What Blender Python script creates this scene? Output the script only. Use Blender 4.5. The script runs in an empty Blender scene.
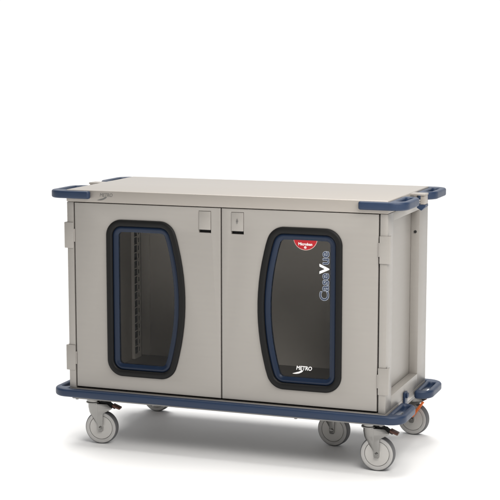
import bpy, bmesh, math, random
from mathutils import Vector, Matrix
random.seed(3)
S = bpy.context.scene
COL = S.collection
OY = 0.32                      # the cart's middle, depth-wise (cart front is y = 0)
PI = math.pi

# ------------------------------------------------------------------ materials
def mat(name, base, rough=.5, metal=0., bump=0., bscale=40., var=0., vscale=3., stretch=(1,1,1), spec=.5, coat=0.):
    m = bpy.data.materials.new(name); m.use_nodes = True
    nt = m.node_tree; b = nt.nodes['Principled BSDF']
    b.inputs['Base Color'].default_value = (*base, 1)
    b.inputs['Roughness'].default_value = rough
    b.inputs['Metallic'].default_value = metal
    b.inputs['Specular IOR Level'].default_value = spec
    b.inputs['Coat Weight'].default_value = coat
    tc = nt.nodes.new('ShaderNodeTexCoord'); mp = nt.nodes.new('ShaderNodeMapping')
    mp.inputs['Scale'].default_value = stretch
    nt.links.new(tc.outputs['Object'], mp.inputs['Vector'])
    if var:
        n = nt.nodes.new('ShaderNodeTexNoise'); n.inputs['Scale'].default_value = vscale; n.inputs['Detail'].default_value = 5
        nt.links.new(mp.outputs[0], n.inputs['Vector'])
        mr = nt.nodes.new('ShaderNodeMapRange')
        mr.inputs['To Min'].default_value = 1-var; mr.inputs['To Max'].default_value = 1+var
        nt.links.new(n.outputs['Fac'], mr.inputs['Value'])
        mx = nt.nodes.new('ShaderNodeVectorMath'); mx.operation = 'SCALE'
        mx.inputs[0].default_value = base
        nt.links.new(mr.outputs[0], mx.inputs['Scale'])
        nt.links.new(mx.outputs[0], b.inputs['Base Color'])
        mr2 = nt.nodes.new('ShaderNodeMapRange')
        mr2.inputs['To Min'].default_value = max(.02, rough-.06); mr2.inputs['To Max'].default_value = rough+.06
        nt.links.new(n.outputs['Fac'], mr2.inputs['Value'])
        nt.links.new(mr2.outputs[0], b.inputs['Roughness'])
    if bump:
        n2 = nt.nodes.new('ShaderNodeTexNoise'); n2.inputs['Scale'].default_value = bscale; n2.inputs['Detail'].default_value = 3
        nt.links.new(mp.outputs[0], n2.inputs['Vector'])
        bp = nt.nodes.new('ShaderNodeBump'); bp.inputs['Strength'].default_value = bump; bp.inputs['Distance'].default_value = .001
        nt.links.new(n2.outputs['Fac'], bp.inputs['Height'])
        nt.links.new(bp.outputs[0], b.inputs['Normal'])
    return m

STEEL = mat('stainless_steel', (.348, .328, .304), .40, .20, .05, 60, .035, 6, (1, 1, 14))
STEEL_H = mat('stainless_top', (.36, .331, .300), .40, .25, .05, 60, .03, 6, (1, 14, 1))
INNER = mat('cabinet_interior', (.72, .69, .65), .5, .0, 0, 40, .05, 5)
BLUE = mat('blue_polymer', (.0155, .032, .072), .42, 0, .25, 900, .10, 30, spec=.4)
BEZEL = mat('blue_bezel', (.0065, .0155, .038), .36, 0, .1, 700, .06, 20, spec=.3)
BLACK = mat('black_rubber', (.005, .005, .005), .55, 0, .15, 700, .1, 20, spec=.25)
DARK = mat('dark_recess', (.01, .01, .01), .7)
CHROME = mat('zinc_plate', (.25, .245, .235), .2, 1.0, .05, 120, .06, 25)
HUB = mat('pale_grey_hub', (.56, .545, .52), .5, 0, .1, 300, .03, 20)
TYRE = mat('grey_rubber', (.50, .49, .475), .65, 0, .3, 500, .05, 40)
PAN = mat('underside_steel', (.26, .255, .25), .55, .2, 0, 40, .05, 20)
TREAD = mat('tread_rubber', (.13, .13, .135), .7, 0, .3, 500, .08, 60)
COPPER = mat('brown_pedal', (.085, .032, .02), .35, .3, 0, 40, .1, 40)
ORANGE = mat('orange_pedal', (.80, .17, .03), .4, 0, 0, 40, .04, 40)
RED = mat('red_sticker', (.38, .002, .008), .5, 0, 0, 40, .03, 40)
WHITE = mat('white_print', (.86, .86, .85), .5, 0, 0, 40, .01, 40)
GREYP = mat('grey_print', (.13, .128, .122), .5, 0, 0, 40, .03, 40)
PALEB = mat('pale_outline_print', (.34, .38, .46), .5, 0, 0, 40, .03, 40)
NAVY = mat('navy_print', (.014, .026, .06), .5, 0, 0, 40, .03, 40)
FLOOR = mat('white_studio_floor', (.90, .90, .90), .6, 0, 0, 40, .004, 2, spec=.1)

def glass():
    m = bpy.data.materials.new('tinted_window'); m.use_nodes = True
    nt = m.node_tree; nt.nodes.clear()
    out = nt.nodes.new('ShaderNodeOutputMaterial')
    tr = nt.nodes.new('ShaderNodeBsdfTransparent'); tr.inputs['Color'].default_value = (.94, .935, .925, 1)
    gl = nt.nodes.new('ShaderNodeBsdfGlossy'); gl.inputs['Roughness'].default_value = .12
    gl.inputs['Color'].default_value = (.95, .95, .95, 1)
    fr = nt.nodes.new('ShaderNodeFresnel'); fr.inputs['IOR'].default_value = 1.18
    n = nt.nodes.new('ShaderNodeTexNoise'); n.inputs['Scale'].default_value = 8
    tc = nt.nodes.new('ShaderNodeTexCoord'); nt.links.new(tc.outputs['Object'], n.inputs['Vector'])
    mr = nt.nodes.new('ShaderNodeMapRange'); mr.inputs['To Min'].default_value = .10; mr.inputs['To Max'].default_value = .14
    nt.links.new(n.outputs['Fac'], mr.inputs['Value']); nt.links.new(mr.outputs[0], gl.inputs['Roughness'])
    mx = nt.nodes.new('ShaderNodeMixShader')
    nt.links.new(fr.outputs[0], mx.inputs[0]); nt.links.new(tr.outputs[0], mx.inputs[1]); nt.links.new(gl.outputs[0], mx.inputs[2])
    nt.links.new(mx.outputs[0], out.inputs['Surface'])
    return m
GLASS = glass()

# ------------------------------------------------------------------ mesh helpers (coordinates: x right, y depth from cart front, z up)
def link(name, me, m, parent=None, ang=35, shift=True):
    if shift: me.transform(Matrix.Translation((0, -OY, 0)))
    me.name = name
    o = bpy.data.objects.new(name, me); COL.objects.link(o)
    if m is not None:
        for k in (m if isinstance(m, (list, tuple)) else [m]): me.materials.append(k)
    if parent: o.parent = parent
    for p in me.polygons: p.use_smooth = True
    me.set_sharp_from_angle(angle=math.radians(ang))
    return o

def box(bm, x0, x1, y0, y1, z0, z1, bev=0., seg=2):
    t = bmesh.new()
    bmesh.ops.create_cube(t, size=1)
    for v in t.verts:
        v.co = ((x0+x1)/2+v.co.x*(x1-x0), (y0+y1)/2+v.co.y*(y1-y0), (z0+z1)/2+v.co.z*(z1-z0))
    if bev: bmesh.ops.bevel(t, geom=t.edges[:], offset=bev, segments=seg, affect='EDGES', profile=.5)
    me = bpy.data.meshes.new('t'); t.to_mesh(me); t.free()
    bm.from_mesh(me); bpy.data.meshes.remove(me)

def cyl(bm, c, axis, r, h, n=32, bev=0., r2=None):
    """a cylinder of length h centred on c along axis"""
    t = bmesh.new()
    bmesh.ops.create_cone(t, cap_ends=True, segments=n, radius1=r, radius2=r if r2 is None else r2, depth=h)
    if bev:
        ed = [e for e in t.edges if len(e.link_faces) == 2 and any(len(f.verts) > 4 for f in e.link_faces)]
        bmesh.ops.bevel(t, geom=ed, offset=bev, segments=2, affect='EDGES', profile=.5)
    q = Vector((0, 0, 1)).rotation_difference(Vector(axis).normalized())
    t.transform(Matrix.Translation(c) @ q.to_matrix().to_4x4())
    me = bpy.data.meshes.new('t'); t.to_mesh(me); t.free()
    bm.from_mesh(me); bpy.data.meshes.remove(me)

def tomesh(bm):
    me = bpy.data.meshes.new('m'); bm.to_mesh(me); bm.free(); return me

def lathe(bm, c, prof, n=48, mi=None):
    """profile [(radius, y)] turned about the y axis at c"""
    rings = []
    for r, y in prof:
        rings.append([bm.verts.new((c[0]+r*math.cos(2*PI*k/n), c[1]+y, c[2]+r*math.sin(2*PI*k/n))) for k in range(n)])
    for i in range(len(prof)-1):
        for k in range(n):
            f = bm.faces.new((rings[i][k], rings[i][(k+1) % n], rings[i+1][(k+1) % n], rings[i+1][k]))
            if mi: f.material_index = mi[i]

def fillet(pts, rads, n=8):
    out = []
    N = len(pts)
    for i in range(N):
        p = Vector(pts[i]); a = Vector(pts[i-1]); b = Vector(pts[(i+1) % N]); r = rads[i]
        if not r: out.append(p.copy()); continue
        d1 = (a-p).normalized(); d2 = (b-p).normalized()
        ang = d1.angle(d2); tl = r/math.tan(ang/2)
        s = p+d1*tl; e = p+d2*tl
        bis = (d1+d2).normalized(); c = p+bis*(r/math.sin(ang/2))
        vs = s-c; ve = e-c
        tot = vs.angle(ve)
        sgn = 1 if vs.x*ve.y-vs.y*ve.x > 0 else -1
        for k in range(n+1):
            t = sgn*tot*k/n
            out.append(c+Vector((vs.x*math.cos(t)-vs.y*math.sin(t), vs.x*math.sin(t)+vs.y*math.cos(t))))
    return out

def chaikin(p, it=1):
    for _ in range(it):
        q = []
        for i in range(len(p)):
            a, b = p[i], p[(i+1) % len(p)]
            q += [a*.75+b*.25, a*.25+b*.75]
        p = q
    return p

def inset(p, d):
    """offset a closed 2-D outline inwards (any winding)"""
    area = sum(p[i].x*p[(i+1) % len(p)].y-p[(i+1) % len(p)].x*p[i].y for i in range(len(p)))
    s = 1 if area > 0 else -1
    out = []
    for i in range(len(p)):
        t1 = (p[i]-p[i-1]); t2 = (p[(i+1) % len(p)]-p[i])
        n1 = Vector((-t1.y, t1.x)).normalized(); n2 = Vector((-t2.y, t2.x)).normalized()
        n = (n1+n2); L = n.length
        n = n/L if L > 1e-9 else n1
        out.append(p[i]+n*s*d/max(.5, n.dot(n1)))
    return out

def slab(outlines, a0, a1, plane, bev=0., seg=3):
    """filled outline (first outline minus the rest) between heights a0 and a1; plane 'xy' (a = z) or 'xz' (a = y)"""
    cu = bpy.data.curves.new('c', 'CURVE'); cu.dimensions = '2D'; cu.fill_mode = 'BOTH'
    cu.extrude = abs(a1-a0)/2-bev; cu.bevel_depth = bev; cu.bevel_resolution = seg; cu.offset = -bev
    for o in outlines:
        sp = cu.splines.new('POLY'); sp.points.add(len(o)-1); sp.use_cyclic_u = True
        for k, p in enumerate(o): sp.points[k].co = (p[0], p[1], 0, 1)
    ob = bpy.data.objects.new('c', cu); COL.objects.link(ob)
    me = bpy.data.meshes.new_from_object(ob.evaluated_get(bpy.context.evaluated_depsgraph_get()))
    bpy.data.objects.remove(ob); bpy.data.curves.remove(cu)
    mid = (a0+a1)/2
    if plane == 'xy': me.transform(Matrix.Translation((0, 0, mid)))
    else: me.transform(Matrix.Translation((0, mid, 0)) @ Matrix.Rotation(PI/2, 4, 'X'))
    bm = bmesh.new(); bm.from_mesh(me)
    bmesh.ops.remove_doubles(bm, verts=bm.verts[:], dist=1e-6)
    bmesh.ops.recalc_face_normals(bm, faces=bm.faces[:])
    bm.to_mesh(me); bm.free()
    return me

def ring(outline, prof):
    """loft along an xz outline: profile [(inset, y)]"""
    bm = bmesh.new(); rows = []
    for d, y in prof:
        rows.append([bm.verts.new((p.x, y, p.y)) for p in inset(outline, d)])
    n = len(outline)
    for i in range(len(prof)-1):
        for k in range(n):
            bm.faces.new((rows[i][k], rows[i][(k+1) % n], rows[i+1][(k+1) % n], rows[i+1][k]))
    bmesh.ops.recalc_face_normals(bm, faces=bm.faces[:])
    return tomesh(bm)

def text(body, size, offset=0., shear=0., ext=.0004, spacing=1.):
    cu = bpy.data.curves.new('t', 'FONT'); cu.body = body; cu.size = size; cu.offset = offset; cu.shear = shear
    cu.extrude = ext; cu.resolution_u = 6; cu.space_character = spacing
    ob = bpy.data.objects.new('t', cu); COL.objects.link(ob)
    me = bpy.data.meshes.new_from_object(ob.evaluated_get(bpy.context.evaluated_depsgraph_get()))
    bpy.data.objects.remove(ob); bpy.data.curves.remove(cu)
    return me

def bounds(me):
    xs = [v.co.x for v in me.vertices]; ys = [v.co.y for v in me.vertices]
    return min(xs), max(xs), min(ys), max(ys)

def fit_text(me, x0, x1, z0, z1, y, up=False, ref=None):
    """scale flat text so that its bounds fill the rectangle on the door plane (up: reads bottom to top)"""
    a, b, c, d = ref or bounds(me)
    for v in me.vertices:
        u = (v.co.x-a)/(b-a); w = (v.co.y-c)/(d-c); h = v.co.z
        if up: v.co = (x1-(x1-x0)*w, y-h, z0+(z1-z0)*u)
        else: v.co = (x0+(x1-x0)*u, y-h, z0+(z1-z0)*w)
    return me

def merge(meshes, mats=None):
    bm = bmesh.new()
    for i, me in enumerate(meshes):
        n0 = len(bm.faces); bm.from_mesh(me); bm.faces.ensure_lookup_table()
        for f in bm.faces[n0:]: f.material_index = mats[i] if mats else 0
        bpy.data.meshes.remove(me)
    return tomesh(bm)

# ------------------------------------------------------------------ the setting
bm = bmesh.new()
bmesh.ops.create_grid(bm, x_segments=8, y_segments=8, size=60)
floor = link('floor', tomesh(bm), FLOOR, shift=False)
floor['kind'] = 'structure'

# ------------------------------------------------------------------ the cart
cart = bpy.data.objects.new('case_cart', None); COL.objects.link(cart)
cart.location = (0, OY, 0); cart.empty_display_size = .2
cart['label'] = 'stainless steel two door case cart with blue bumpers and tinted windows standing on white floor'
cart['category'] = 'cart'

HX = .662
# shell: bottom rail, front stiles, corner posts, recessed side panels, back, inside floor
bm = bmesh.new()
box(bm, -HX, HX, 0, .637, .2065, .2345, .0015)                      # bottom frame
for s in (-1, 1):
    a, b = sorted((s*.6335, s*HX)); box(bm, a, b, .0, .085, .2348, .994, .0018)      # front post beside the door
    a, b = sorted((s*.6265, s*HX)); box(bm, a, b, .497, .637, .2348, .994, .0018)       # rear post
    a, b = sorted((s*.6275, s*HX)); box(bm, a, b, .0855, .4965, .2348, .289, .001)      # bottom rail of the recess
    a, b = sorted((s*.6275, s*HX)); box(bm, a, b, .0855, .4965, .962, .994, .001)       # top rail of the recess
    a, b = sorted((s*.618, s*.6262)); box(bm, a, b, .03, .62, .2348, .994)               # side panel
link('cabinet_shell', tomesh(bm), STEEL, cart)
bm = bmesh.new()
box(bm, -.6175, .6175, .622, .632, .2348, .994)
box(bm, -.0175, .0175, .032, .05, .2535, .994)
link('cabinet_lining', tomesh(bm), INNER, cart)
bm = bmesh.new()
box(bm, -.6175, .6175, .04, .6215, .2348, .253)
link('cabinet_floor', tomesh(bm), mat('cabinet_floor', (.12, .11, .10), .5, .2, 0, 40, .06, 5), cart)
bm = bmesh.new()                                                  # black seal strips put behind the door gaps to darken them
box(bm, -.012, .012, .0262, .0318, .2535, .99)
box(bm, -.6255, .6255, .0262, .0315, .2348, .2530)
for s in (-1, 1):
    a, b = sorted((s*.6264, s*.6333)); box(bm, a, b, .018, .0352, .2348, .992)
box(bm, -.6255, .6255, .0262, .0395, .9905, .9945)
link('gap_dark_seal', tomesh(bm), BLACK, cart)

# top panel with its front lip and the tabs between the corner bumpers
bm = bmesh.new()
box(bm, -.6635, .6635, -.002, .639, .9950, 1.0432, .004, 3)
for s in (-1, 1):
    a, b = sorted((s*.663, s*.724)); box(bm, a, b, .325, .383, 1.0345, 1.0415, .0015)
    a, b = sorted((s*.704, s*.7225)); box(bm, a, b, .332, .378, .9990, 1.0342, .0015)
top = link('top_panel', tomesh(bm), STEEL_H, cart)

def swoosh(x0, z0, w, h, y):
    pts = [(0, .0), (.14, .16), (.38, .40), (.62, .62), (.76, .86), (.80, 1.0), (1.0, .98), (.96, .74), (.84, .44), (.62, .12), (.36, -.04), (.14, -.06)]
    return slab([[Vector((x0+w*a, z0+h*b)) for a, b in pts]], y-.0008, y, 'xz')
t1 = fit_text(text('METRO', .03, 0, .15), -.514, -.459, 1.0195, 1.0335, -.0024)
link('logo', merge([t1, swoosh(-.526, 1.0050, .042, .0140, -.0022)]), GREYP, top)

# ------------------------------------------------------------------ bumpers
def mir(pts, sx, ym):
    return [Vector((p.x*sx, p.y if ym is None else ym-p.y)) for p in pts]
TOPO = fillet([(.553, -.027), (.739, -.027), (.739, .222), (.6655, .222), (.6655, -.0035), (.553, -.0035)], [.012, .060, .060, .01, 0, .008], 10)
TOPH = fillet([(.684, .030), (.713, .030), (.713, .190), (.684, .190)], [.014]*4, 5)
for sx in (1, -1):
    for ym in (None, .652):
        link('corner_bumper', slab([mir(TOPO, sx, ym), mir(TOPH, sx, ym)], 1.0095-(.0022 if ym else 0), 1.0410-(.0022 if ym else 0), 'xy', .0075, 4), BLUE, cart)
# blue wedge closing the gap between two corner bumpers
for s in (-1, 1):
    bm = bmesh.new()
    a = [(.690, .9985), (.724, .9985), (.724, .990), (.708, .975), (.690, .986)]
    me = slab([[Vector((s*x, z)) for x, z in a]], .330, .380, 'xz', .002)
    bm.free()
    link('bumper_bracket', me, BLUE, cart)

LO = [(-.737, -.030), (.737, -.030), (.737, .216), (.6655, .216), (.6655, -.004), (-.6655, -.004), (-.6655, .216), (-.737, .216)]
LOW = fillet(LO, [.066, .066, .056, .013, 0, 0, .013, .056], 12)
LH = fillet([(.685, .026), (.712, .026), (.712, .186), (.685, .186)], [.0110]*4, 5)
for ym in (None, .642):
    link('base_bumper', slab([mir(LOW, 1, ym), mir(LH, 1, ym), mir(LH, -1, ym)], 0.2000, .2335, 'xy', .0095, 4), BLUE, cart)
for s in (-1, 1):
    bm = bmesh.new()
    a, b = sorted((s*.663, s*.672)); box(bm, a, b, .262, .302, .207, .262, .003)
    a, b = sorted((s*.672, s*.680)); box(bm, a, b, .269, .295, .238, .257, .003)
    link('bumper_latch', tomesh(bm), BLUE, cart)
bm = bmesh.new()
box(bm, -.655, .655, .004, .633, .188, .2062, .003)
for x in (-.64, .64, -.3, .3):
    cyl(bm, (x, .02, .1855), (0, 0, 1), .006, .006, 12)
link('base_pan', tomesh(bm), PAN, cart)

# ------------------------------------------------------------------ doors
def window_outline(s):
    arc = []
    for k in range(9):                                             # the bulging inner side, from top to bottom
        t = k/8; z = .931+(.300-.931)*t
        x = .206-.056*(1-(2*t-1)**2)
        arc.append((x, z))
    pts = [(.489, .300), (.489, .931)]+arc
    rad = [.066, .066, .070]+[0]*7+[.070]
    p = chaikin(fillet(pts, rad, 8), 1)
    return [Vector((s*v.x, v.y)) for v in p]

def make_door(s):
    W = window_outline(s)
    a, b = sorted((s*.0030, s*.6275))
    outer = [Vector(p) for p in ((a, .2435), (b, .2435), (b, .9920), (a, .9920))]
    cx = s*.0675
    cut = [Vector(p) for p in ((cx-.0255, .894), (cx+.0255, .894), (cx+.0255, .979), (cx-.0255, .979))]
    door = link('door', slab([outer, inset(W, .006), cut], 0, .024, 'xz', .0012, 2), STEEL, cart)
    link('window_gasket', ring(W, [(.0, .001), (.0, -.0035), (.003, -.0068), (.010, -.0085), (.019, -.0082), (.0245, -.0060), (.0262, -.0010), (.0262, .006)]), BLACK, door, 50)
    link('window_bezel', ring(W, [(.0263, .0030), (.0300, .0006), (.0350, -.0008), (.0400, .0006), (.0460, .0044), (.0495, .0066), (.0500, .020)]), BEZEL, door, 50)
    link('window_pane', slab([inset(W, .0475)], .0075, .0115, 'xz'), GLASS, door)
    # flush latch: a dark cup with a plate over its upper part
    bm = bmesh.new()
    box(bm, cx-.0254, cx+.0254, .016, .020, .8941, .9789)
    link('latch_recess', tomesh(bm), DARK, door)
    bm = bmesh.new()
    box(bm, cx-.0244, cx+.0244, -.0022, .004, .9060, .9778, .0012)
    pl = link('latch_plate', tomesh(bm), STEEL, door)
    if s > 0:
        bm = bmesh.new()
        cyl(bm, (cx, -.003, .9445), (0, 1, 0), .0040, .003, 20, .0006)
        box(bm, cx-.0014, cx+.0014, -.0052, -.0040, .9355, .9535)
        link('keyhole', tomesh(bm), [GREYP], door)
    for z0, z1 in ((.808, .912), (.309, .412)):
        bm = bmesh.new()
        a, b = sorted((s*.6325, s*.6730)); box(bm, a, b, -.0050, -.0008, z0, z1, .0016, 3)
        a, b = sorted((s*.6645, s*.6730)); box(bm, a, b, -.0006, .022, z0, z1, .0012)
        cyl(bm, (s*.6305, -.0015, (z0+z1)/2), (0, 0, 1), .0030, (z1-z0)*.5, 12)
        link('hinge', tomesh(bm), STEEL, door)
    return door

dl = make_door(-1)
dr = make_door(1)

# print on the right-hand window
GY = .0072
sp = [Vector((.340+.046*math.cos(PI+PI*k/24), .889+.043*math.sin(PI+PI*k/24))) for k in range(25)]
sp_o = [Vector((.340+.0478*math.cos(PI+PI*k/24), .8892+.0455*math.sin(PI+PI*k/24))) for k in range(25)]
link('sticker', merge([slab([sp_o], GY-.0004, GY, 'xz'), slab([sp], GY-.0009, GY-.0003, 'xz')], [0, 1]), [mat('sticker_edge', (.62, .42, .38), .5), RED], dr)
t1 = fit_text(text('Microban', .03, .0006), .3125, .3675, .8620, .8730, GY-.0014)
t2 = fit_text(text('\u00ae', .03, .0006), .3352, .3448, .8500, .8595, GY-.0014)
link('sticker_lettering', merge([t1, t2]), WHITE, dr)
# upright word: hollow pale-edged letters with one solid white capital
X0, X1, Z0, Z1 = .3985, .4335, .6560, .8420
full = text('CaseVue', .05, 0); ref = bounds(full); bpy.data.meshes.remove(full)
def word(s, lead, off, ext, y):
    """letters of s at the place they have in the whole word (lead = letters before them)"""
    me = text(s, .05, off, ext=ext)
    if lead:
        w_all = text(lead+s, .05); w_s = text(s, .05)
        dx = bounds(w_all)[1]-bounds(w_s)[1]
        bpy.data.meshes.remove(w_all); bpy.data.meshes.remove(w_s)
        me.transform(Matrix.Translation((dx, 0, 0)))
    return fit_text(me, X0, X1, Z0, Z1, y, True, ref)
pale = [word('Case', '', .00175, .0002, GY-.0003), word('ue', 'CaseV', .00175, .0002, GY-.0003)]
navy = [word('Case', '', -.00015, .0002, GY-.0009), word('ue', 'CaseV', -.00015, .0002, GY-.0009)]
link('lettering', merge(pale+navy+[word('V', 'Case', .0022, .0003, GY-.0012)], [0, 0, 1, 1, 2]), [PALEB, NAVY, WHITE], dr)
t1 = fit_text(text('METRO', .03, .0007, .15), .306, .369, .3795, .3955, GY-.0005)
link('logo', merge([t1, swoosh(.290, .3640, .044, .0145, GY-.0002)]), WHITE, dr)

# ------------------------------------------------------------------ slide rails inside (perforated uprights in the corners)
def make_rail(s, y0, y1):
    hs = []
    z = .275
    while z < .955:
        hs.append((z, z+.0305)); z += .0345
    out = [Vector(p) for p in ((y0, .2545), (y1, .2545), (y1, .990), (y0, .990))]
    holes = []
    for za, zb in hs:
        for ya, yb, c in ((y0+.004, y0+.036, 0), (y1-.024, y1-.012, .005)):
            holes.append([Vector(p) for p in ((ya, za+c), (yb, za+c), (yb, zb-c), (ya, zb-c))])
    me = slab([out]+holes, -.001, .001, 'xz')
    me.transform(Matrix.Translation((s*.606, 0, 0)) @ Matrix.Rotation(PI/2, 4, 'Z'))
    bm = bmesh.new(); bm.from_mesh(me); bpy.data.meshes.remove(me)
    for y in (y0, y1):
        a, b = sorted((s*.6065, s*.6175)); box(bm, a, b, y-.001, y+.001, .2545, .990)
    rail = link('slide_rail', tomesh(bm), INNER, cart)
    bm = bmesh.new()
    a, b = sorted((s*.6090, s*.6110)); box(bm, a, b, y0+.002, y1-.002, .2545, .990)
    link('rail_slot_shade', tomesh(bm), DARK, rail)  # near-black strip: the shadow inside the rail channel put into colour
    return rail
for s in (-1, 1):
    make_rail(s, .512, .580); make_rail(s, .075, .135)
    bm = bmesh.new()                                              # folded corner angle
    a, b = sorted((s*.575, s*.617)); box(bm, a, b, .609, .6215, .2535, .99, .004)
    link('corner_angle', tomesh(bm), INNER, cart)
# screws on the posts
for s in (-1, 1):
    bm = bmesh.new()
    cyl(bm, (s*.645, .4955, .871), (0, 1, 0), .0058, .004, 16)
    link('screw', tomesh(bm), DARK, cart)

# ------------------------------------------------------------------ casters
R = .0675
def make_caster(cx, cy, rot=0., pedal=None, trail=.035):
    """swivel fork at the origin, wheel trailing to +x; then turned by rot and moved to the wheel's place"""
    parts = []
    fork = bmesh.new()
    zt = .1878
    cyl(fork, (0, 0, zt-.004), (0, 0, 1), .030, .007, 40, .001)       # top bearing plate
    cyl(fork, (0, 0, zt-.011), (0, 0, 1), .026, .007, 40)
    cyl(fork, (0, 0, zt-.0175), (0, 0, 1), .031, .006, 40, .002)
    for s in (-1, 1):                                                 # the two legs, each with an arm reaching back over the wheel
        xa = trail
        leg = fillet([(xa-.030, .168), (xa+.030, .168), (xa+.052, .150), (xa+.040, .143), (xa+.0115, .128), (xa+.0105, .052), (xa-.0105, .052), (xa-.0115, .11), (xa-.030, .135)],
                     [.003, .008, .003, .003, .010, .006, .006, .012, .008], 5)
        me = slab([leg], s*.0232-.0014, s*.0232+.0014, 'xz', .0005, 1)
        fork.from_mesh(me); bpy.data.meshes.remove(me)
        cyl(fork, (xa, s*.0272, R), (0, 1, 0), .0080, .006, 6, .001)
        cyl(fork, (xa, s*.0305, R), (0, 1, 0), .0042, .004, 12, .001)
    n = 16                                                            # curved guard wrapping the leading side
    rows = []
    for z, x0, d in ((.168, .012, .046), (.150, .012, .046), (.130, .011, .043), (.112, .0108, .034), (.096, .0106, .022), (.082, .0105, .008)):
        rows.append([fork.verts.new((trail-x0-d*math.sin(PI*k/n)**.8, -.0248*math.cos(PI*k/n), z)) for k in range(n+1)])
    for i in range(5):
        for k in range(n):
            fork.faces.new((rows[i][k], rows[i][k+1], rows[i+1][k+1], rows[i+1][k]))
    box(fork, -.012, .062, -.0215, .0215, .1650, .1680, .001)
    cyl(fork, (.004, 0, .1666), (0, 0, 1), .027, .0026, 40)
    bmesh.ops.recalc_face_normals(fork, faces=fork.faces[:])
    w = bmesh.new()
    lathe(w, (trail, 0, R), [(.004, -.0180), (.014, -.0182), (.0150, -.0168), (.040, -.0160), (.0470, -.0166), (.0478, -.0150), (.0478, .0150), (.0470, .0166), (.040, .0160), (.015, .0168), (.014, .0182), (.004, .0180)], 64)
    ty = bmesh.new()
    lathe(ty, (trail, 0, R), [(.0490, -.0150), (.0495, -.0166), (.0560, -.0178), (.0630, -.0176), (.0662, -.0140), (.0675, -.0085), (.0675, .0085), (.0662, .0140), (.0630, .0176), (.0560, .0178), (.0495, .0166), (.0490, .0150)],
          64, [0, 0, 0, 1, 1, 1, 1, 1, 0, 0, 0])
    pd = None
    if pedal == 'down':
        pd = bmesh.new()
        me = slab([fillet([(.030, .176), (.050, .177), (.080, .163), (.096, .153), (.094, .146), (.078, .153), (.048, .168), (.030, .169)], [.0015, .004, .004, .002, .002, .004, .004, .0015], 3)], -.013, .013, 'xz', .0015, 2)
        pd.from_mesh(me); bpy.data.meshes.remove(me)
        n0 = len(pd.faces)
        me = slab([fillet([(.084, .166), (.117, .152), (.114, .1445), (.082, .155)], [.002, .002, .002, .002], 3)], -.015, .015, 'xz', .0015, 2)
        pd.from_mesh(me); bpy.data.meshes.remove(me); pd.faces.ensure_lookup_table()
        for f in pd.faces[n0:]: f.material_index = 1
        pm = [DARK, COPPER]
    elif pedal == 'up':
        pd = bmesh.new()
        me = slab([fillet([(.036, .084), (.045, .078), (.094, .147), (.086, .152)], [.004, .004, .003, .003], 3)], -.034, -.0245, 'xz', .001, 2)
        pd.from_mesh(me); bpy.data.meshes.remove(me)
        me = slab([fillet([(.030, .098), (.044, .098), (.044, .080), (.030, .080)], [.003]*4, 3)], -.0240, -.0237, 'xz')
        pd.from_mesh(me); bpy.data.meshes.remove(me)
        pm = [ORANGE]
    M = Matrix.Translation((cx, cy, 0)) @ Matrix.Rotation(rot, 4, 'Z') @ Matrix.Translation((-trail, 0, 0))
    def fin(name, bmx, m, par, ang=35):
        bmx.transform(M); return link(name, tomesh(bmx), m, par, ang)
    c = fin('caster', fork, CHROME, cart)
    fin('wheel', w, HUB, c); fin('tyre', ty, [TYRE, TREAD], c, 50)
    if pd: fin('brake_pedal', pd, pm, c)
    return c
make_caster(-.546, .056, math.radians(7), 'down')
make_caster(.619, .059, math.radians(1), 'down')
make_caster(.616, .632, math.radians(-9), 'up')
make_caster(-.552, .632, math.radians(-6), 'up')
make_caster(.357, .345, math.radians(-8), None, .020)

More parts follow.
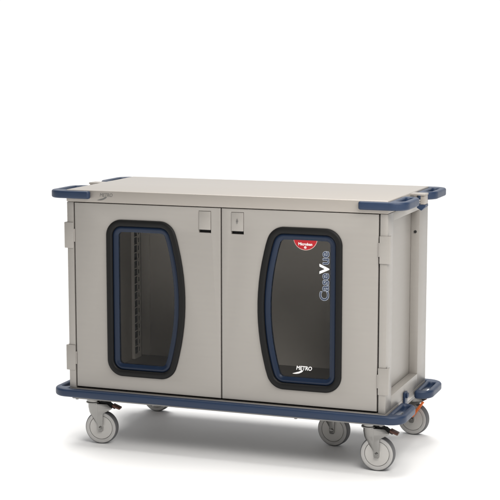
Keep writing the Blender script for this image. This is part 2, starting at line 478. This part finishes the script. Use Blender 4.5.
# ------------------------------------------------------------------ light: white studio
w = bpy.data.worlds.new('World'); S.world = w; w.use_nodes = True
nt = w.node_tree; bg = nt.nodes['Background']
tc = nt.nodes.new('ShaderNodeTexCoord');       # white backdrop behind; world dimmed elsewhere to darken front, side and shadow
rp = nt.nodes.new('ShaderNodeMapRange'); rp.interpolation_type = 'SMOOTHSTEP'
rp.inputs['From Min'].default_value = .20; rp.inputs['From Max'].default_value = .92
rp.inputs['To Min'].default_value = .17; rp.inputs['To Max'].default_value = 1.02
dp = nt.nodes.new('ShaderNodeVectorMath'); dp.operation = 'DOT_PRODUCT'; dp.inputs[1].default_value = (-.35, .937, 0)
nm = nt.nodes.new('ShaderNodeVectorMath'); nm.operation = 'NORMALIZE'
nt.links.new(tc.outputs['Generated'], nm.inputs[0]); nt.links.new(nm.outputs[0], dp.inputs[0]); nt.links.new(dp.outputs['Value'], rp.inputs['Value'])
bg.inputs['Color'].default_value = (1, 1, 1, 1)
nt.links.new(rp.outputs[0], bg.inputs['Strength'])

def lamp(name, kind, loc, target, energy, **kw):
    L = bpy.data.lights.new(name, kind); L.energy = energy
    for k, v in kw.items(): setattr(L, k, v)
    o = bpy.data.objects.new(name, L); COL.objects.link(o); o.location = loc
    o.rotation_euler = (Vector(target)-Vector(loc)).to_track_quat('-Z', 'Y').to_euler()
    return o
lamp('overhead_softbox', 'SUN', (-.6, .85, 4), (0, 0, 0), 3.3, angle=math.radians(44), color=(1, .985, .96))

lamp('added_front_fill', 'AREA', (1.6, -1.30, 2.3), (.3, 0, .8), 62, shape='RECTANGLE', size=2.0, size_y=1.0, color=(1, .975, .94))  # added fill lamp, brightens the front panels towards top and right
lamp('added_edge_light', 'AREA', (3.4, -1.0, 1.5), (.6, .2, .7), 4, shape='RECTANGLE', size=.4, size_y=1.8, color=(1, .98, .95))  # added weak lamp to lift the right-hand edges

# ------------------------------------------------------------------ camera
cam = bpy.data.cameras.new('camera'); co = bpy.data.objects.new('camera', cam); COL.objects.link(co)
cam.sensor_width = 36; cam.lens = 36*1492.9/500; cam.clip_end = 300; cam.clip_start = .05
co.location = (2.0764, -5.3278, 1.6104)
co.rotation_euler = (PI/2-.1357, 0, .3521)
S.camera = co
S.view_settings.view_transform = 'Standard'; S.view_settings.look = 'None'
S.view_settings.exposure = 0; S.view_settings.gamma = 1
